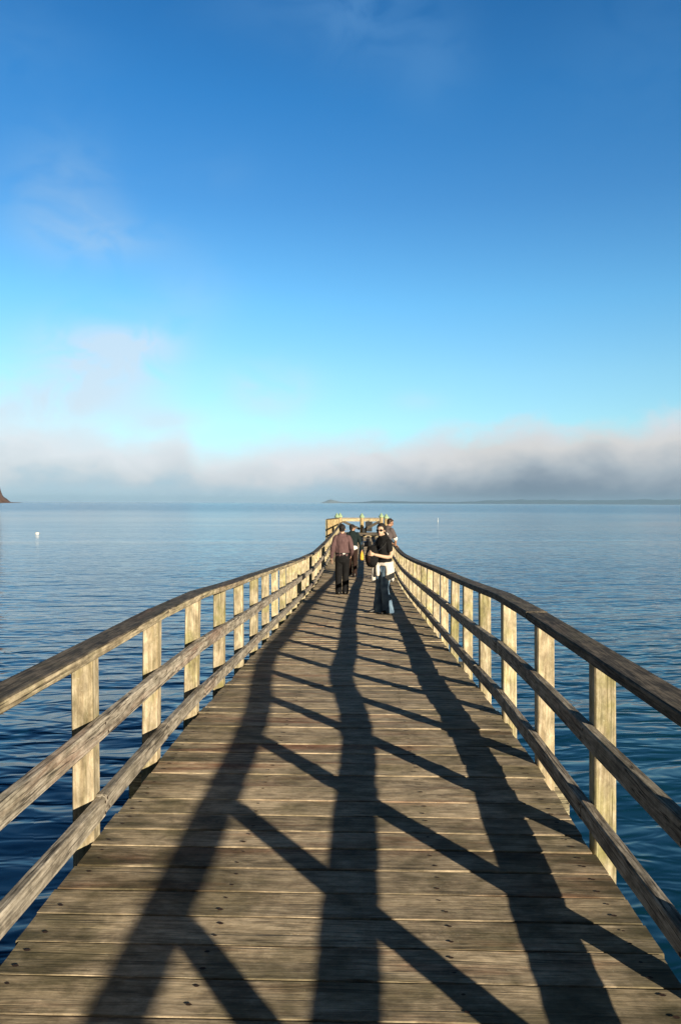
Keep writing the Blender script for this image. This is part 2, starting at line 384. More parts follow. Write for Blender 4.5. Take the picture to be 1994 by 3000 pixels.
# ------------------------------------------------------------------ end platform
PZ = -.455
plat = tag(empty('pier_platform', (0,50,0)), 'small raised timber platform closing the far end of the pier', 'platform')
b_ = bmesh.new()
for k in range(28):
    ya = YEND+.02+k*.2; f = (ya-YEND)/5.6
    xl = -2.15+.7*f
    cbox(b_, ((xl+1.85)/2, ya+.1-50, PZ-.02), (1.85-xl, .19, .04), .003)
fin('deck', b_, M_deck, plat)
for z in (-.545,-.70):
    b_ = bmesh.new(); cbox(b_, (-.15, .0-.03, z+.02), (4.0,.05,.075), .004); fin('fascia_board', b_, M_endrail, plat)
for x, yy in ((-2.0,.3),(1.7,.3),(-1.4,5.2),(1.5,5.2),(.1,5.2)):
    b_ = bmesh.new(); cone(b_, (x,yy,-5), .15,.14, 4.48, 18); fin('pile', b_, M_pile, plat)
def headpile(x, yy, top, lab, r=.135):
    e = tag(empty('round_pile', (x, yy, 0)), lab, 'mooring pile', 'capped piles round the end platform')
    b_ = bmesh.new(); cone(b_, (0,0,-5), r+.02, r, 5+top, 20); fin('shaft', b_, M_panel, e)
    b_ = bmesh.new(); cone(b_, (0,0,top), r+.05, r+.04, .09, 20); cone(b_, (0,0,top+.09), r+.03, .02, .22, 20); fin('cap', b_, M_cop, e)
headpile(-1.42, 55.1, .62, 'green capped pile at the left end of the end rail')
headpile(-1.60, 53.9, .62, 'green capped pile just in front of the leftmost end pile, beside the board screen', .12)
headpile(.13, 55.1, .60, 'green capped pile in the middle of the end rail')
headpile(1.50, 55.1, .62, 'green capped pile at the right end of the end rail, seen behind its lighter neighbour')
headpile(1.76, 52.5, .60, 'light green capped pile on the right edge of the platform, nearest the leaning man', .15)
er = tag(empty('end_railing', (0,55,0)), 'pale timber rail with crossed braces closing the far end of the pier', 'railing')
for xa, xb in ((-1.27,-.02),(.28,1.35)):
    b_ = bmesh.new(); cbox(b_, ((xa+xb)/2, .1, .435), (xb-xa,.05,.21), .005); fin('rail_board', b_, M_endrail, er)
    b_ = bmesh.new(); cbox(b_, ((xa+xb)/2, .1, .568), (xb-xa,.16,.045), .005); fin('cap_board', b_, M_rail, er)
b_ = bmesh.new(); beam(b_, (-1.3,.18,.36), (-.02,.18,-.22), .05, .17); fin('shade_brace', b_, M_cap, er)  # dark cap wood puts shade into the colour of both end braces
b_ = bmesh.new(); beam(b_, (1.36,-.24,.32), (.28,-.24,-.25), .05, .19); fin('shade_brace', b_, M_cap, er)
sc_ = tag(empty('board_screen', (-2.15,50.1,0)), 'sunlit screen of upright pale boards standing on the left side of the end platform', 'screen')
p0 = Vector((0,0,0)); p1 = Vector((.66,3.9,0)); d = (p1-p0); Ld = d.length; t_ = d.normalized(); ang = math.atan2(t_.y, t_.x)
nb = 12
for k in range(nb):
    c = p0+t_*(Ld*(k+.5)/nb); b_ = bmesh.new()
    cbox(b_, (c.x, c.y, -.10+.01*math.sin(k*2.1)), (Ld/nb-.012, .03, 1.30), .003, Matrix.Rotation(ang, 3, 'Z')); fin('board', b_, M_panel, sc_)
b_ = bmesh.new(); beam(b_, (.05,-.03,.572), (p1.x+.05,p1.y-.03,.60), .12, .04); fin('capping', b_, M_cap, sc_)
b_ = bmesh.new(); cbox(b_, (-.02,-.03,-.2), (.09,.1,1.5), .004); fin('corner_post', b_, M_pile, sc_)
b_ = bmesh.new(); beam(b_, (.02,-.06,-.14), (.20,.9,-.10), .05, .07); fin('shade_brace', b_, M_black, sc_)  # black strip standing in for a shadow cast on the boards
# front face panel of the screen (boards seen face on)
for k in range(5):
    b_ = bmesh.new(); cbox(b_, (.07+.138*k+.07, -.02, -.10+.008*math.sin(k*3)), (.13,.028,1.28), .003); fin('board', b_, M_panel, sc_)
nb_ = tag(empty('notice_board', (.62,54.9,0)), 'dark square board hanging under the end rail right of the middle pile', 'board')
b_ = bmesh.new(); cbox(b_, (0,0,.10), (.48,.04,.44), .01); fin('panel', b_, M_black, nb_)
b_ = bmesh.new(); cone(b_, (-.02,0,.32), .05,.03,.09,10); fin('hook', b_, M_black, nb_)
b_ = bmesh.new(); cbox(b_, (0,0,-.255), (.46,.03,.25), .01); fin('lower_panel', b_, M_black, nb_)
bx_ = tag(empty('storage_box', (.30,54.5,PZ)), 'dark lidded box on the platform deck at the foot of the middle pile', 'box')
b_ = bmesh.new(); cbox(b_, (0,0,.13), (.30,.3,.26), .02); fin('body', b_, M_black, bx_)
b_ = bmesh.new(); cbox(b_, (0,0,.28), (.37,.33,.035), .01); fin('lid', b_, M_black, bx_)

# ------------------------------------------------------------------ water
mw, t, b = mat('sea_water')
tc_ = t.new('ShaderNodeTexCoord'); p = tc_.outputs['Object']; px_, py_, pz_ = t.sep(p)
dist = t.m('SQRT', t.m('ADD', t.m('MULTIPLY', px_, px_), t.m('MULTIPLY', py_, py_)))
pr = t.new('ShaderNodeVectorRotate', rotation_type='Z_AXIS'); t.put(pr.inputs['Vector'], p); pr.inputs['Angle'].default_value = R(-8)
pa = t.vm('MULTIPLY', pr.outputs[0], (.45, 1, 1))
wv1 = t.noise(pa, 1.0, 1.5, .45, .4)          # swell about a metre
wv2 = t.noise(pa, 2.9, 1.8, .5, .5)         # ripples
wv3 = t.noise(pa, .12, 3, .5)              # long low swell
hs = t.m('ADD', t.m('MULTIPLY', wv1, .24), t.m('MULTIPLY', wv2, .13))
hs = t.m('ADD', hs, t.m('MULTIPLY', wv3, .30))
slick = t.noise(t.vm('MULTIPLY', pr.outputs[0], (.22, 1, 1)), .035, 4, .6, .6)
calm = t.mr(slick, .40, .62, .35, 1.0)
wind = t.mr(dist, 260, 420, 0, 1, True)
amp = t.m('ADD', t.m('MULTIPLY', calm, t.mr(dist, 12, 70, .85, .48)), t.m('MULTIPLY', wind, .75))
bp = t.new('ShaderNodeBump'); t.put(bp.inputs['Strength'], 1.0); t.put(bp.inputs['Distance'], 1.0); t.put(bp.inputs['Height'], t.m('MULTIPLY', hs, amp))
t.l.new(bp.outputs[0], b.inputs['Normal'])
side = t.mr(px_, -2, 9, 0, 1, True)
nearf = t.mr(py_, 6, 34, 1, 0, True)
cw = t.mix(t.m('MULTIPLY', side, nearf), t.mix(t.mr(dist, 14, 90), (.0025,.024,.060), (.009,.105,.200)), (.003,.036,.036))  # bluer far out: reflected sky put into the base colour
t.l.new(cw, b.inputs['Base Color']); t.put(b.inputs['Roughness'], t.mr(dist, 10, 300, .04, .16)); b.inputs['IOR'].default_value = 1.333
b.inputs['Specular IOR Level'].default_value = .5
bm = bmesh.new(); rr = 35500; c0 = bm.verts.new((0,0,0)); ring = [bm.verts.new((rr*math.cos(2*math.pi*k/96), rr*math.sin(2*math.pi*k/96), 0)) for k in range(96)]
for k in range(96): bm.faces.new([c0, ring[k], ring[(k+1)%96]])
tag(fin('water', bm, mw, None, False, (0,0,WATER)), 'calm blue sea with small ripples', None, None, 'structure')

# ------------------------------------------------------------------ far land
M_hill = plain('hazed_hill_scrub', (.05,.07,.09), .95, .3, .004, .05)  # bluish: distance haze put into the hill colour
M_rock = plain('headland_rock', (.14,.088,.068), .95, .45, .03, .1, bump=.4)
M_isl = plain('hazed_islet_rock', (.20,.22,.23), .95, .3, .01, .1)  # lightened and blued to paint in the haze over the islet
def land(name, azel, dist_, depth, mt, lab, kind=None, cat=None, rough_=.15, seed=0):
    """ridge of real depth; azel = (pixel x, pixel height above the horizon)"""
    bm = bmesh.new(); rows = []; N = 90; Dn = 9
    x0_, x1_ = azel[0][0], azel[-1][0]
    for k in range(N+1):
        px = x0_+(x1_-x0_)*k/N
        for j in range(len(azel)-1):
            if azel[j][0] <= px <= azel[j+1][0]: break
        f = (px-azel[j][0])/(azel[j+1][0]-azel[j][0]); hpx = azel[j][1]*(1-f)+azel[j+1][1]*f
        a = R(A(px)); h = hpx/2278*dist_*math.cos(a)**-1*.98
        col = []
        for q_ in range(Dn+1):
            u = q_/Dn; rad = dist_+depth*(u-.35)
            prf = max(0, 1-abs(u-.35)/.35)**.8 if u < .35 else max(0, 1-(u-.35)/.65)**.9
            hh = h*prf*(1+rough_*noise.fractal(Vector((px*.06+seed, u*5, seed)), 1, 2, 4)*2)
            if u in (0,1): hh = -12
            col.append(bm.verts.new((rad*math.sin(a), rad*math.cos(a), WATER+hh)))
        rows.append(col)
    for k in range(N):
        for q_ in range(Dn): bm.faces.new([rows[k][q_], rows[k+1][q_], rows[k+1][q_+1], rows[k][q_+1]])
    return tag(fin(name, bm, mt, None, True), lab, cat, None, kind)
land('hills', [(1020,3),(1060,4),(1090,7),(1120,9),(1160,7),(1220,6),(1340,5),(1400,9),(1480,12),(1600,13),(1720,11),(1850,13),(1994,14),(2300,15),(2700,8)], 32500, 3500, M_hill, 'low dark hills under the fog bank', 'structure', None, .12, 3)
land('islet', [(938,.5),(948,4),(965,11),(980,9),(992,5),(1010,3.5),(1030,2),(1050,.5)], 26000, 900, M_isl, 'small pale rocky islet on the horizon behind the pier end', None, 'islet', .1, 8)
land('rocky_headland', [(-330,150),(-200,120),(-90,95),(-40,80),(-8,62),(1,40),(6,20),(12,14),(22,9),(30,3),(36,1.5),(60,1.2),(66,.2)], 2300, 420, M_rock, 'brown rocky headland dropping to the sea at the left edge', None, 'headland', .12, 5)

# ------------------------------------------------------------------ sea air
mh = bpy.data.materials.new('sea_air'); mh.use_nodes = True; th = NT(mh.node_tree); th.n.remove(th.n['Principled BSDF'])
pv = th.new('ShaderNodeVolumePrincipled'); pv.inputs['Color'].default_value = (.42,.70,1.0,1); pv.inputs['Density'].default_value = 2.6e-5; pv.inputs['Anisotropy'].default_value = 0.0
th.l.new(pv.outputs[0], th.n['Material Output'].inputs['Volume'])
bm = bmesh.new(); bmesh.ops.create_cube(bm, size=1.0)
tag(fin('haze', bm, mh, None, False, (0,0,WATER-13+125)), 'thin pale sea air', None, None, 'stuff')
bpy.data.objects['haze'].scale = (73000, 73000, 250)

# ------------------------------------------------------------------ buoys
M_white = plain('white_paint', (.8,.79,.74), .4, .05)
def sea(px, py):
    a = R(A(px)); dd = (CAMZ-WATER)*2278/(py-(1470+px*.0045)); dd /= max(.1, math.cos(math.atan((px-997)/2278)))
    return (dd*math.sin(a)+CAMX, dd*math.cos(a), WATER)
x, yy, z = sea(110, 1564); e = tag(empty('mooring_buoy', (x,yy,z)), 'round white mooring buoy lying low in the water left of the pier', 'buoy'); e.scale = (.85,.85,.7)
b_ = bmesh.new(); bmesh.ops.create_uvsphere(b_, u_segments=20, v_segments=12, radius=.24); bmesh.ops.scale(b_, vec=(1.1,1,.75), verts=b_.verts[:]); bmesh.ops.translate(b_, vec=(0,0,.03), verts=b_.verts[:]); fin('float', b_, M_white, e, True)
b_ = bmesh.new(); cone(b_, (0,0,.19), .03,.03,.05,8); cone(b_, (.27,0,.0), .05,.05,.06,8); fin('shackle', b_, M_nail, e)
x, yy, z = sea(1282, 1529); e = tag(empty('marker_buoy', (x,yy,z)), 'slim white upright marker buoy far off right of the pier', 'buoy'); e.scale = (.38,.38,.38)
b_ = bmesh.new(); cone(b_, (0,0,-.3), .16,.12,1.2,14); fin('float', b_, M_white, e); b_ = bmesh.new(); cone(b_, (0,0,.9), .05,.04,.9,10); cone(b_,(0,0,1.5),.14,.10,.35,12); fin('topmark', b_, M_white, e)

# ------------------------------------------------------------------ people
def tube(bm, pts, rad, side=Vector((1,0,0)), seg=16, caps=True):
    pts = [Vector(p) for p in pts]; rad = [(r,r) if isinstance(r,(int,float)) else r for r in rad]
    # catmull-rom refine
    P2, R2 = [], []
    for i in range(len(pts)-1):
        p0_, p1_, p2_, p3_ = pts[max(0,i-1)], pts[i], pts[i+1], pts[min(len(pts)-1,i+2)]
        for k in range(4):
            t = k/4
            P2.append(.5*((2*p1_)+(-p0_+p2_)*t+(2*p0_-5*p1_+4*p2_-p3_)*t*t+(-p0_+3*p1_-3*p2_+p3_)*t**3))
            R2.append(tuple(rad[i][q]*(1-t)+rad[i+1][q]*t for q in (0,1)))
    P2.append(pts[-1]); R2.append(rad[-1])
    T = [(P2[min(i+1,len(P2)-1)]-P2[max(i-1,0)]).normalized() for i in range(len(P2))]
    if caps:
        a, ra, ta = P2[0], R2[0], T[0]; c, rc, tc2 = P2[-1], R2[-1], T[-1]
        pre = [(a-ta*min(ra)*math.sin(h), tuple(q*math.cos(h) for q in ra), ta) for h in (1.4,.95,.45)]
        post = [(c+tc2*min(rc)*math.sin(h), tuple(q*math.cos(h) for q in rc), tc2) for h in (.45,.95,1.4)]
        P2 = [x[0] for x in pre]+P2+[x[0] for x in post]; R2 = [x[1] for x in pre]+R2+[x[1] for x in post]; T = [x[2] for x in pre]+T+[x[2] for x in post]
    rings = []
    for p_, r_, tt in zip(P2, R2, T):
        s = (side-tt*side.dot(tt))
        if s.length < .05: s = Vector((0,1,0))-tt*tt.y
        s.normalize(); o = tt.cross(s)
        rings.append([p_+s*r_[0]*math.cos(2*math.pi*k/seg)+o*r_[1]*math.sin(2*math.pi*k/seg) for k in range(seg)])
    sweep(bm, rings)
def ell(bm, c, r, rot=None):
    mt = Matrix.Translation(Vector(c)) @ (rot.to_4x4() if rot else Matrix.Identity(4)) @ Matrix.Diagonal((*r,1))
    bmesh.ops.create_icosphere(bm, subdivisions=3, radius=1, matrix=mt)
def remesh(bm, vox, sm=2, wr=0.0, wf=(9,9,5), seed=0):
    bmesh.ops.recalc_face_normals(bm, faces=bm.faces)
    me = bpy.data.meshes.new('tmp'); bm.to_mesh(me); bm.free()
    o = bpy.data.objects.new('tmp', me); COL.objects.link(o)
    m_ = o.modifiers.new('r', 'REMESH'); m_.mode = 'VOXEL'; m_.voxel_size = vox
    if sm: s_ = o.modifiers.new('s', 'SMOOTH'); s_.iterations = sm; s_.factor = .5
    dg = bpy.context.evaluated_depsgraph_get(); me2 = bpy.data.meshes.new_from_object(o.evaluated_get(dg))
    bpy.data.objects.remove(o); bpy.data.meshes.remove(me)
    if wr:
        nr = [v_.normal.copy() for v_ in me2.vertices]
        for v_, nm in zip(me2.vertices, nr):
            n = noise.fractal(Vector((v_.co.x*wf[0]+seed, v_.co.y*wf[1], v_.co.z*wf[2])), .8, 2, 3)
            v_.co += nm*n*wr
    return me2
def hand(bm, wrist, d, n, curl=.5, flip=1):
    """palm, four fingers, thumb; d = pointing direction, n = palm normal, flip = thumb side"""
    wrist = Vector(wrist); d = Vector(d).normalized(); n = Vector(n); n = (n-d*n.dot(d)).normalized(); s = d.cross(n)*flip
    tube(bm, [wrist, wrist+d*.04, wrist+d*.085], [(.026,.018),(.038,.017),(.040,.014)], side=s, seg=12)
    for k, (o, L) in enumerate(((.030,.068),(.010,.078),(-.010,.072),(-.029,.056))):
        a = wrist+d*.085+s*o; dd = d; pts = [a]
        for j, f in enumerate((.45,.32,.23)):
            dd = (dd*math.cos(curl*(.7+.25*j))+n*math.sin(curl*(.7+.25*j))).normalized(); pts.append(pts[-1]+dd*L*f)
            nn = n-dd*n.dot(dd)
        tube(bm, pts, [.0095,.009,.0085,.0075], side=s, seg=8)
    a = wrist+d*.03+s*.032
    tube(bm, [a, a+(s*.7+d*.6+n*.3)*.035, a+(s*.5+d*1.2+n*.7)*.05], [.013,.011,.009], side=n, seg=8)
def head(bm, c, rot):
    """skull, jaw, nose, ears; local +y is the face"""
    def q(x,y,z): return Vector(c)+rot@Vector((x,y,z))
    ell(bm, q(0,-.012,.025), (.074,.092,.092), rot)
    ell(bm, q(0,.022,-.035), (.056,.068,.075), rot)
    ell(bm, q(0,.062,-.078), (.026,.024,.022), rot)
    tube(bm, [q(0,.088,.012), q(0,.108,-.022)], [.008,.014], side=rot@Vector((1,0,0)), seg=8)
    ell(bm, q(0,.088,-.050), (.022,.010,.008), rot)
    ell(bm, q(0,.078,.028), (.052,.016,.012), rot)
    for s in (-1,1): ell(bm, q(s*.076,-.005,-.008), (.010,.018,.030), rot)
def facebits(body, c, rot, eyes=True):
    if eyes:
        for s in (-1,1):
            b_ = bmesh.new(); ell(b_, Vector(c)+rot@Vector((s*.031,.082,.008)), (.013,.009,.008), rot); fin('eye', b_, M_eye, body, True)
    b_ = bmesh.new(); ell(b_, Vector(c)+rot@Vector((0,.095,-.050)), (.022,.008,.006), rot); fin('mouth', b_, M_lip, body, True)
def hairmesh(c, rot, long_=0.0, bulk=.010, seed=0, fore=.035):
    bm = bmesh.new()
    def q(x,y,z): return Vector(c)+rot@Vector((x,y,z))
    ell(bm, q(0,-.032,.040), (.074+bulk,.082+bulk,.084+bulk), rot)
    ell(bm, q(0,-.050,-.015), (.066+bulk*.6,.050+bulk*.6,.058), rot)
    ell(bm, q(0,fore,.092), (.052,.040,.026), rot)
    if long_:
        ell(bm, q(0,-.062,-.045-long_*.5), (.060,.040,.050+long_*.5), rot)
        for s in (-1,1): ell(bm, q(s*.070,-.018,-.015), (.018,.034,.055), rot)
    return remesh(bm, .007, 1, .006, (40,40,26), seed)
M_skin = plain('skin', (.46,.29,.20), .5, .08, 12, .35); M_skin2 = plain('tanned_skin', (.32,.18,.115), .5, .08, 12, .35)
M_skin0 = plain('fair_skin', (.50,.345,.245), .55, .06, 12, .35)
M_hair = plain('dark_hair', (.012,.009,.008), .75, .5, 90, .4, bump=.6); M_hair2 = plain('brown_hair', (.03,.018,.012), .5, .5, 90)
M_eye = plain('eye', (.05,.03,.02), .2); M_lip = plain('lip', (.36,.12,.10), .5)
M_maroon = plain('maroon_shirt', (.112,.066,.068), .85, .15, 18, .2); M_blackc = plain('black_cloth', (.010,.010,.011), .9, .3, 20, .15)
M_green = plain('dark_sweater', (.012,.020,.021), .95, .3, 25, .15); M_brown = plain('brown_trousers', (.028,.016,.013), .9, .3, 20, .15)
M_grey = plain('grey_tee', (.095,.078,.078), .9, .12, 20, .2); M_cream = plain('cream_knit', (.62,.57,.51), .95, .08, 40, .2)
M_whitec = plain('white_cloth', (.66,.64,.60), .9, .06, 30, .2); M_shoe = plain('dark_leather', (.012,.011,.010), .4, .3, 20, .5)
M_yellow = plain('yellow_bag', (.62,.36,.04), .7, .12, 20); M_plast = plain('black_plastic', (.010,.010,.011), .35, .3, 20, .5)
M_lens = plain('dark_lens', (.004,.004,.005), .08, .1, 20, .8); M_tan = plain('lens_ring', (.35,.34,.33), .3, .1, 20, .5, .8)
def jeans():
    m_, t, b = mat('faded_denim'); tc_ = t.new('ShaderNodeTexCoord')
    n = t.noise(tc_.outputs['Object'], 7, 5, .6); f = t.noise(tc_.outputs['Object'], 160, 2, .6)
    c = t.mix(t.mr(n, .38, .62), (.06,.11,.18), (.20,.30,.40)); c = t.mix(t.mr(f, .4, .65, 0, .35), c, (.03,.05,.09))
    t.l.new(c, b.inputs['Base Color']); b.inputs['Roughness'].default_value = .9; return m_
M_jean = jeans()
I3 = Matrix.Identity(3)
def RZ(a): return Matrix.Rotation(R(a), 3, 'Z')
def RX(a): return Matrix.Rotation(R(a), 3, 'X')
def place(name, x, yy, th, body_bm, lab, mt, vox=.0075, sc=1.0):
    me = remesh(body_bm, vox, 2)
    o = link(name, me, mt, None, True); o.location = (x, yy, prof(yy)+.002); o.rotation_euler = (0,0,R(th)); o.scale = (sc,)*3
    return tag(o, lab, 'person')
def cloth(name, bm, mt, body, vox=.009, sm=2, wr=.006, seed=0, wf=(9,9,5)):
    return link(name, remesh(bm, vox, sm, wr, wf, seed), mt, body, True)
def shoe(body, x, yy, z=0.0, yaw_=0, mt=None):
    b_ = bmesh.new(); r_ = RZ(yaw_)
    q = lambda a, b, c: Vector((x, yy, z))+r_@Vector((a, b, c))
    tube(b_, [q(0,-.06,.045), q(0,.02,.045), q(0,.10,.036), q(0,.165,.028)], [(.036,.044),(.039,.042),(.045,.032),(.038,.024)], side=r_@Vector((1,0,0)), seg=14)
    tube(b_, [q(0,-.04,.05), q(0,-.035,.11)], [.042,.038], seg=12)
    me = remesh(b_, .007, 1)
    for v_ in me.vertices: v_.co.z = max(v_.co.z, z+.001)
    link('shoe', me, mt or M_shoe, body, True)
def torso(bm, lean=0.0, sw=.0, grow=0.0, z0=.90, hip=.160, waist=.145, chest=.172, dep=.110):
    L = lambda z: math.sin(R(lean))*max(0, z-.95)
    zz = [(z0, hip, dep), (1.02, (hip+waist)/2, dep*.96), (1.12, waist, dep*.93), (1.25, chest*.97, dep*1.05), (1.37, chest, dep*1.08), (1.445, chest*.92, dep*.88), (1.485, chest*.62, dep*.66)]
    tube(bm, [(0, L(z), z-(1-math.cos(R(lean)))*(z-.95)) for z, _, _ in zz], [(a+grow, b_+grow) for _, a, b_ in zz], seg=20)

# --- man in the maroon shirt, walking away
b_ = bmesh.new(); hc = Vector((0,.02,1.665)); hr = RZ(-6)
torso(b_); tube(b_, [(0,-.01,1.44),(0,.005,1.60)], [.062,.056]); head(b_, hc, hr)
tube(b_, [(-.165,-.01,1.43),(-.235,-.035,1.17),(-.275,.03,.925)], [.052,.042,.028]); hand(b_, (-.277,.035,.915), (-.05,.12,-1), (.8,.3,0), .45, 1)
tube(b_, [(.165,-.01,1.43),(.235,-.04,1.17),(.215,.16,1.00)], [.052,.042,.028]); hand(b_, (.213,.168,.995), (-.15,1,-.5), (-.8,0,-.3), .6, -1)
legs1 = [[(-.085,.0,.93),(-.088,.02,.50),(-.085,-.03,.09)],[(.085,0,.93),(.09,.07,.50),(.085,.06,.09)]]
for l_ in legs1: tube(b_, l_, [.085,.058,.042])
man = place('person', -.37, 18.7, 0, b_, 'man in maroon shirt and black trousers walking away near the left railing', M_skin, sc=.945)
b_ = bmesh.new(); torso(b_, grow=.022, z0=1.00, waist=.160, hip=.150)
for a in ([(-.155,-.01,1.44),(-.235,-.035,1.18),(-.272,.025,.955)],[(.155,-.01,1.44),(.237,-.04,1.18),(.217,.14,1.015)]): tube(b_, a, [.080,.068,.048])
tube(b_, [(0,-.005,1.49),(0,0,1.535)], [.074,.066]); cloth('shirt', b_, M_maroon, man, wr=.011, seed=3, wf=(14,14,5))
b_ = bmesh.new(); tube(b_, [(0,0,1.05),(0,0,.96),(0,0,.88)], [(.166,.124),(.176,.130),(.170,.120)], seg=20)
for l_ in legs1:
    tube(b_, [Vector(l_[0])+Vector((0,0,-.02)), l_[1], Vector(l_[2])+Vector((0,0,-.02))], [.102,.084,.082])
cloth('trousers', b_, M_blackc, man, wr=.009, seed=5)
b_ = bmesh.new(); tube(b_, [(0,0,1.035),(0,0,1.065)], [(.180,.137),(.178,.135)], seg=24, caps=False); fin('belt', b_, M_shoe, man, True)
b_ = bmesh.new(); cbox(b_, (.045,-.140,1.045), (.055,.02,.035), .006); fin('belt_pouch', b_, M_whitec, man)
link('hair', hairmesh(hc, hr, 0, .010, 1), M_hair, man, True); facebits(man, hc, hr)
shoe(man, -.085, -.03, 0, 6); shoe(man, .085, .06, 0, -6)

# --- man in dark sweater and cap
b_ = bmesh.new(); hc = Vector((.0,.05,1.66)); hr = RZ(-62)
torso(b_, 4); tube(b_, [(0,.02,1.44),(0,.04,1.60)], [.06,.055]); head(b_, hc, hr)
tube(b_, [(-.165,.02,1.43),(-.23,-.02,1.17),(-.22,.16,1.0)], [.052,.042,.028]); hand(b_, (-.219,.168,.995), (0,1,-.5), (.8,0,0), .6, 1)
tube(b_, [(.165,.02,1.43),(.262,-.02,1.18),(.325,-.02,.94)], [.052,.042,.028]); hand(b_, (.326,-.02,.933), (.15,.05,-1), (-.9,.2,0), .9, -1)
legs2 = [[(-.085,.0,.93),(-.085,.12,.52),(-.085,.22,.12)],[(.085,0,.93),(.088,.02,.50),(.085,-.12,.10)]]
for l_ in legs2: tube(b_, l_, [.085,.058,.042])
m2 = place('person', -.19, 24.3, 0, b_, 'man in dark sweater and peaked cap walking away beyond the maroon shirt, head turned right', M_skin2, sc=.92)
b_ = bmesh.new(); torso(b_, 4, grow=.024, z0=.99, waist=.155, hip=.155)
for a in ([(-.155,.02,1.44),(-.23,-.02,1.18),(-.22,.14,1.015)],[(.155,.02,1.44),(.260,-.02,1.19),(.318,-.02,.965)]): tube(b_, a, [.080,.066,.048])
tube(b_, [(0,.02,1.49),(0,.03,1.54)], [.07,.064]); cloth('sweater', b_, M_green, m2, wr=.009, seed=8)
b_ = bmesh.new(); tube(b_, [(0,0,1.0),(0,0,.965)], [(.186,.142),(.186,.140)], seg=24); cloth('shirt_hem', b_, M_whitec, m2, wr=.006, seed=9)
b_ = bmesh.new(); tube(b_, [(0,0,1.0),(0,0,.88)], [(.168,.124),(.166,.120)], seg=20)
for l_ in legs2: tube(b_, [Vector(l_[0]), l_[1], Vector(l_[2])+Vector((0,0,-.02))], [.102,.082,.080])
cloth('trousers', b_, M_brown, m2, wr=.009, seed=15)
b_ = bmesh.new(); ell(b_, hc+hr@Vector((0,-.015,.045)), (.088,.103,.085), hr); tube(b_, [hc+hr@Vector((0,.06,.055)), hc+hr@Vector((0,.17,.045))], [(.07,.010),(.055,.007)], side=hr@Vector((1,0,0)), seg=14)
link('cap', remesh(b_, .006, 1), M_hair, m2, True); link('hair', hairmesh(hc-Vector((0,0,.02)), hr, 0, .004, 2), M_hair, m2, True); facebits(m2, hc, hr)
shoe(m2, -.085, .22, .03, 4); shoe(m2, .085, -.12, 0, -4)
e = tag(empty('carrier_bag', (-.19+.30, 24.26, prof(24.3)+.56)), 'small yellow bag hanging from the right hand of the man in the cap', 'bag')
b_ = bmesh.new(); tube(b_, [(0,0,.22),(0,0,.12),(0,0,.0)], [(.03,.02),(.055,.035),(.06,.04)], seg=14); link('pouch', remesh(b_, .008, 1, .006, (20,20,20)), M_yellow, e, True)
b_ = bmesh.new()
for s in (-.015,.015): tube(b_, [(s,0,.20),(s*.6,0,.27)], [.006,.006], seg=6)
fin('handle', b_, M_yellow, e, True)

# --- woman with sunglasses
b_ = bmesh.new(); hc = Vector((.01,.06,1.56)); hr = RZ(34)@RX(-4)
def wt(bm, grow=0, z0=.90, top=True):
    zz = [(z0,.158,.118),(.98,.150,.112),(1.06,.130,.105),(1.16,.142,.112),(1.255,.152,.128),(1.33,.158,.108),(1.385,.13,.085)]
    tube(bm, [(0, .01*(z>1.1), z) for z,_,_ in zz], [(a+grow,c+grow) for _,a,c in zz], seg=20)
    for s in (-1,1): ell(bm, (s*.068,.105,1.245), (.062+grow*.4,.052+grow*.4,.06+grow*.4))
wt(b_); tube(b_, [(0,.0,1.34),(.005,.03,1.50)], [.050,.045]); head(b_, hc, hr)
armL = [(-.150,.0,1.335),(-.190,-.01,1.075),(-.085,.275,1.115)]; armR = [(.150,.0,1.335),(.190,.06,1.10),(.03,.28,1.16)]
tube(b_, armL, [.046,.040,.026]); tube(b_, armR, [.046,.038,.026])
hand(b_, (-.08,.28,1.118), (.35,.9,.15), (.9,-.4,0), 1.0, 1); hand(b_, (.027,.285,1.162), (-.5,.8,.05), (-.8,-.3,-.3), 1.0, -1)
legsw = [[(-.080,.0,.88),(-.085,.035,.47),(-.115,-.03,.08)],[(.080,0,.88),(.085,.03,.47),(.125,.02,.08)]]
for l_ in legsw: tube(b_, l_, [.088,.056,.038])
WX, WY, WT = .50, 14.3, 127
wo = place('person', WX, WY, WT, b_, 'dark haired woman in black top, sunglasses and flared jeans facing the camera', M_skin0, sc=.975)
b_ = bmesh.new(); wt(b_, .016, .94)
for a in (armL, armR):
    a0, a1 = Vector(a[0]), Vector(a[1]); tube(b_, [a0+Vector((-a0.x*.12,0,.01)), a0.lerp(a1,.30), a0.lerp(a1,.52)], [.068,.062,.058])
cloth('top', b_, M_blackc, wo, .0085, 1, .006, 21)
b_ = bmesh.new(); tube(b_, [(0,0,.99),(0,0,.90),(0,0,.84)], [(.158,.118),(.168,.128),(.160,.120)], seg=20)
for s, l_ in zip((-1,1), legsw):
    a, m3, c = [Vector(x) for x in l_]; tube(b_, [a, a.lerp(m3,.55), m3, m3.lerp(c,.5), c+Vector((0,0,-.045))], [.104,.090,.075,.088,.112])
me = remesh(b_, .0085, 2, .009, (9,9,6), 23)
for v_ in me.vertices: v_.co.z = max(v_.co.z, .018)
link('jeans', me, M_jean, wo, True)
b_ = bmesh.new()
rg = [(.185*math.cos(a*math.pi/10), .142*math.sin(a*math.pi/10), .945-.015*math.sin(a*math.pi/10)) for a in range(21)]
for k in range(20): tube(b_, [rg[k], rg[k+1]], [.034,.034], seg=8)
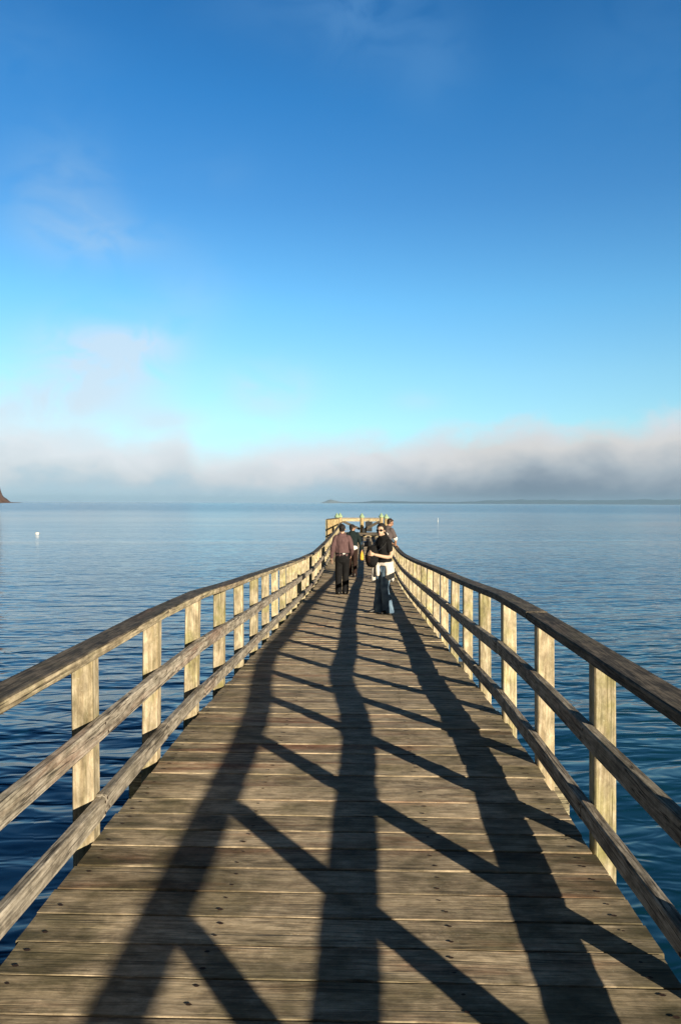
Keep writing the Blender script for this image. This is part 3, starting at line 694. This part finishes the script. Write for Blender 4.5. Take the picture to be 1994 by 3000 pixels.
for k in range(0, 13):
    a = math.pi*(.86+k*.078); cx, cy = .180*math.cos(a), .142*math.sin(a); dl = .30-.05*abs(k-6)/6+.04*math.sin(k*2.2)
    tube(b_, [(cx,cy,.93),(cx*1.10,cy*1.14-.005,.93-dl*.5),(cx*1.08,cy*1.10,.93-dl)], [(.036,.026),(.038,.022),(.034,.018)], seg=8)
tube(b_, [(.03,.155,.935),(.06,.185,.84),(.085,.175,.70),(.09,.165,.60)], [.040,.042,.040,.038]); tube(b_, [(.0,.155,.935),(-.04,.18,.87),(-.05,.18,.74)], [.038,.040,.036]); ell(b_, (.02,.16,.935), (.05,.04,.04))
cloth('tied_sweater', b_, M_cream, wo, .010, 2, .006, 31, (14,14,9))
link('hair', hairmesh(hc, hr, .05, .014, 4, .03), M_hair, wo, True); facebits(wo, hc, hr, False)
b_ = bmesh.new()
for s in (-1,1): ell(b_, hc+hr@Vector((s*.033,.098,.010)), (.030,.008,.023), hr)
tube(b_, [hc+hr@Vector((-.012,.102,.018)), hc+hr@Vector((.012,.102,.018))], [.004,.004], side=Vector((0,0,1)), seg=6)
for s in (-1,1): tube(b_, [hc+hr@Vector((s*.060,.094,.018)), hc+hr@Vector((s*.078,.05,.016)), hc+hr@Vector((s*.082,-.01,.012))], [.005,.005,.004], seg=6)
fin('sunglasses', b_, M_lens, wo, True)
shoe(wo, -.115, .0, 0, 10); shoe(wo, .125, .05, 0, -14)
def wl(x, yy, z): return Vector((WX, WY, prof(WY))) + RZ(WT)@Vector((x, yy, z))
# camera in her hands, black bag under it
e = empty('camera_in_hands', wl(.05,.33,1.25), R(WT)); e.name = 'handheld_camera'; tag(e, 'black camera held at chest height by the woman in sunglasses', 'camera')
b_ = bmesh.new(); cbox(b_, (0,0,.03), (.14,.075,.10), .012); cbox(b_, (0,0,.105), (.06,.06,.05), .012); cbox(b_, (.055,.01,.03), (.035,.09,.10), .012); fin('body', b_, M_plast, e)
b_ = bmesh.new(); tube(b_, [(0,.03,.03),(0,.12,.03)], [.042,.046], side=Vector((1,0,0)), seg=20, caps=False); fin('lens', b_, M_lens, e, True)
b_ = bmesh.new(); tube(b_, [(0,.118,.03),(0,.126,.03)], [.047,.047], side=Vector((1,0,0)), seg=20, caps=False); fin('lens_ring', b_, M_tan, e, True)
b_ = bmesh.new(); cbox(b_, (0,-.01,.155), (.05,.05,.035), .008); fin('flash', b_, M_plast, e)
e = tag(empty('shoulder_bag', wl(.03,.25,.93), R(WT)), 'bulky black camera bag slung in front of the woman in sunglasses', 'bag')
b_ = bmesh.new(); tube(b_, [(0,0,.02),(0,0,.12),(0,0,.24)], [(.12,.10),(.135,.115),(.11,.09)], seg=20); link('pouch', remesh(b_, .009, 2, .008, (12,12,12)), M_blackc, e, True)
b_ = bmesh.new(); tube(b_, [(0,.085,.03),(0,.10,.12)], [(.07,.03),(.07,.03)], seg=14); link('front_pocket', remesh(b_, .008, 1), M_brown, e, True)
b_ = bmesh.new(); tube(b_, [(-.10,-.02,.20),(-.17,-.17,.36),(-.10,-.255,.50),(-.02,-.29,.55)], [(.018,.005)]*4, seg=8); tube(b_, [(.10,-.02,.20),(.07,-.12,.38),(-.01,-.19,.50),(-.08,-.28,.54)], [(.018,.005)]*4, seg=8); fin('strap', b_, M_plast, e, True)

# --- man leaning on the right railing
b_ = bmesh.new(); ln = 17; hc = Vector((.02,.26,1.635)); hr = RZ(-30)@RX(-22)
torso(b_, ln, grow=.01); tube(b_, [(0,.14,1.42),(.01,.22,1.58)], [.066,.058]); head(b_, hc, hr)
aR = [(.175,.13,1.40),(.225,.22,1.16),(.205,.25,.985)]; aL = [(-.175,.13,1.40),(-.20,.33,1.18),(-.05,.47,1.02)]
tube(b_, aR, [.054,.044,.030]); tube(b_, aL, [.054,.044,.030])
hand(b_, (.205,.255,.98), (.1,1,-.35), (0,-.3,-1), .7, -1); hand(b_, (-.04,.475,1.015), (.5,.8,-.3), (0,-.2,-1), .7, 1)
legs4 = [[(-.09,.0,.93),(-.095,.02,.50),(-.10,-.05,.09)],[(.09,0,.93),(.10,.06,.50),(.11,.02,.09)]]
for l_ in legs4: tube(b_, l_, [.092,.060,.042])
m4 = place('person', .80, 23.6, -34, b_, 'man in grey tee leaning on the right railing, back to the camera, behind the woman', M_skin2, sc=1.04)
b_ = bmesh.new(); torso(b_, ln, grow=.028, z0=.93)
for a in (aL, aR):
    a0, a1 = Vector(a[0]), Vector(a[1]); tube(b_, [a0+Vector((-a0.x*.12,-.01,.015)), a0.lerp(a1,.5), a0.lerp(a1,.85)], [.084,.076,.070])
tube(b_, [(0,.15,1.44),(0,.17,1.49)], [.074,.068]); cloth('tee', b_, M_grey, m4, wr=.009, seed=41)
b_ = bmesh.new()
a0, a1 = Vector(aR[0]), Vector(aR[1]); tube(b_, [a0.lerp(a1,.80), a0.lerp(a1,.90)], [.075,.075], seg=16); fin('sleeve_hem', b_, M_whitec, m4, True)
b_ = bmesh.new(); tube(b_, [(0,0,1.0),(0,0,.88)], [(.176,.134),(.176,.130)], seg=20)
for l_ in legs4:
    a, m3, c = [Vector(x) for x in l_]; tube(b_, [a, a.lerp(m3,.6), m3+Vector((0,0,-.02))], [.110,.102,.100])
cloth('shorts', b_, M_blackc, m4, wr=.009, seed=45)
# pale worn print across the back of the tee: soft irregular letter-like strokes that follow the cloth
b_ = bmesh.new(); rp = random.Random(5)
tee = [c_ for c_ in m4.children if c_.name.startswith('tee')][0]
from mathutils.bvhtree import BVHTree
bv = BVHTree.FromPolygons([v_.co for v_ in tee.data.vertices], [p_.vertices[:] for p_ in tee.data.polygons])
def onback(x, z):
    h = bv.ray_cast(Vector((x,-1,z)), Vector((0,1,0)))
    return (h[0]+h[1]*.004) if h[0] else None
for k in range(9):      # arc of block letters
    a = (k-4)/4; x = a*.115; z = 1.36-.045*a*a
    pts = [onback(x+dx_, z+dz__) for dx_, dz__ in ((-.010,-.022),(.010,-.022),(.010,.022),(-.010,.022))]
    if all(pts): b_.faces.new([b_.verts.new(p_) for p_ in pts])
for k in range(26):     # round emblem below
    a = k*2.399; r_ = .070*math.sqrt(k/26); x, z = r_*math.cos(a), 1.23+r_*math.sin(a)*1.1; s = .012
    pts = [onback(x+dx_*s, z+dz__*s) for dx_, dz__ in ((-.9,-1),(1,-.7),(.8,1),(-1,.6))]
    if all(pts): b_.faces.new([b_.verts.new(p_) for p_ in pts])
fin('print', b_, M_whitec, m4)
link('hair', hairmesh(hc, hr, 0, .006, 6), M_hair2, m4, True); facebits(m4, hc, hr)
shoe(m4, -.10, -.05, 0, 8); shoe(m4, .11, .02, 0, -8)
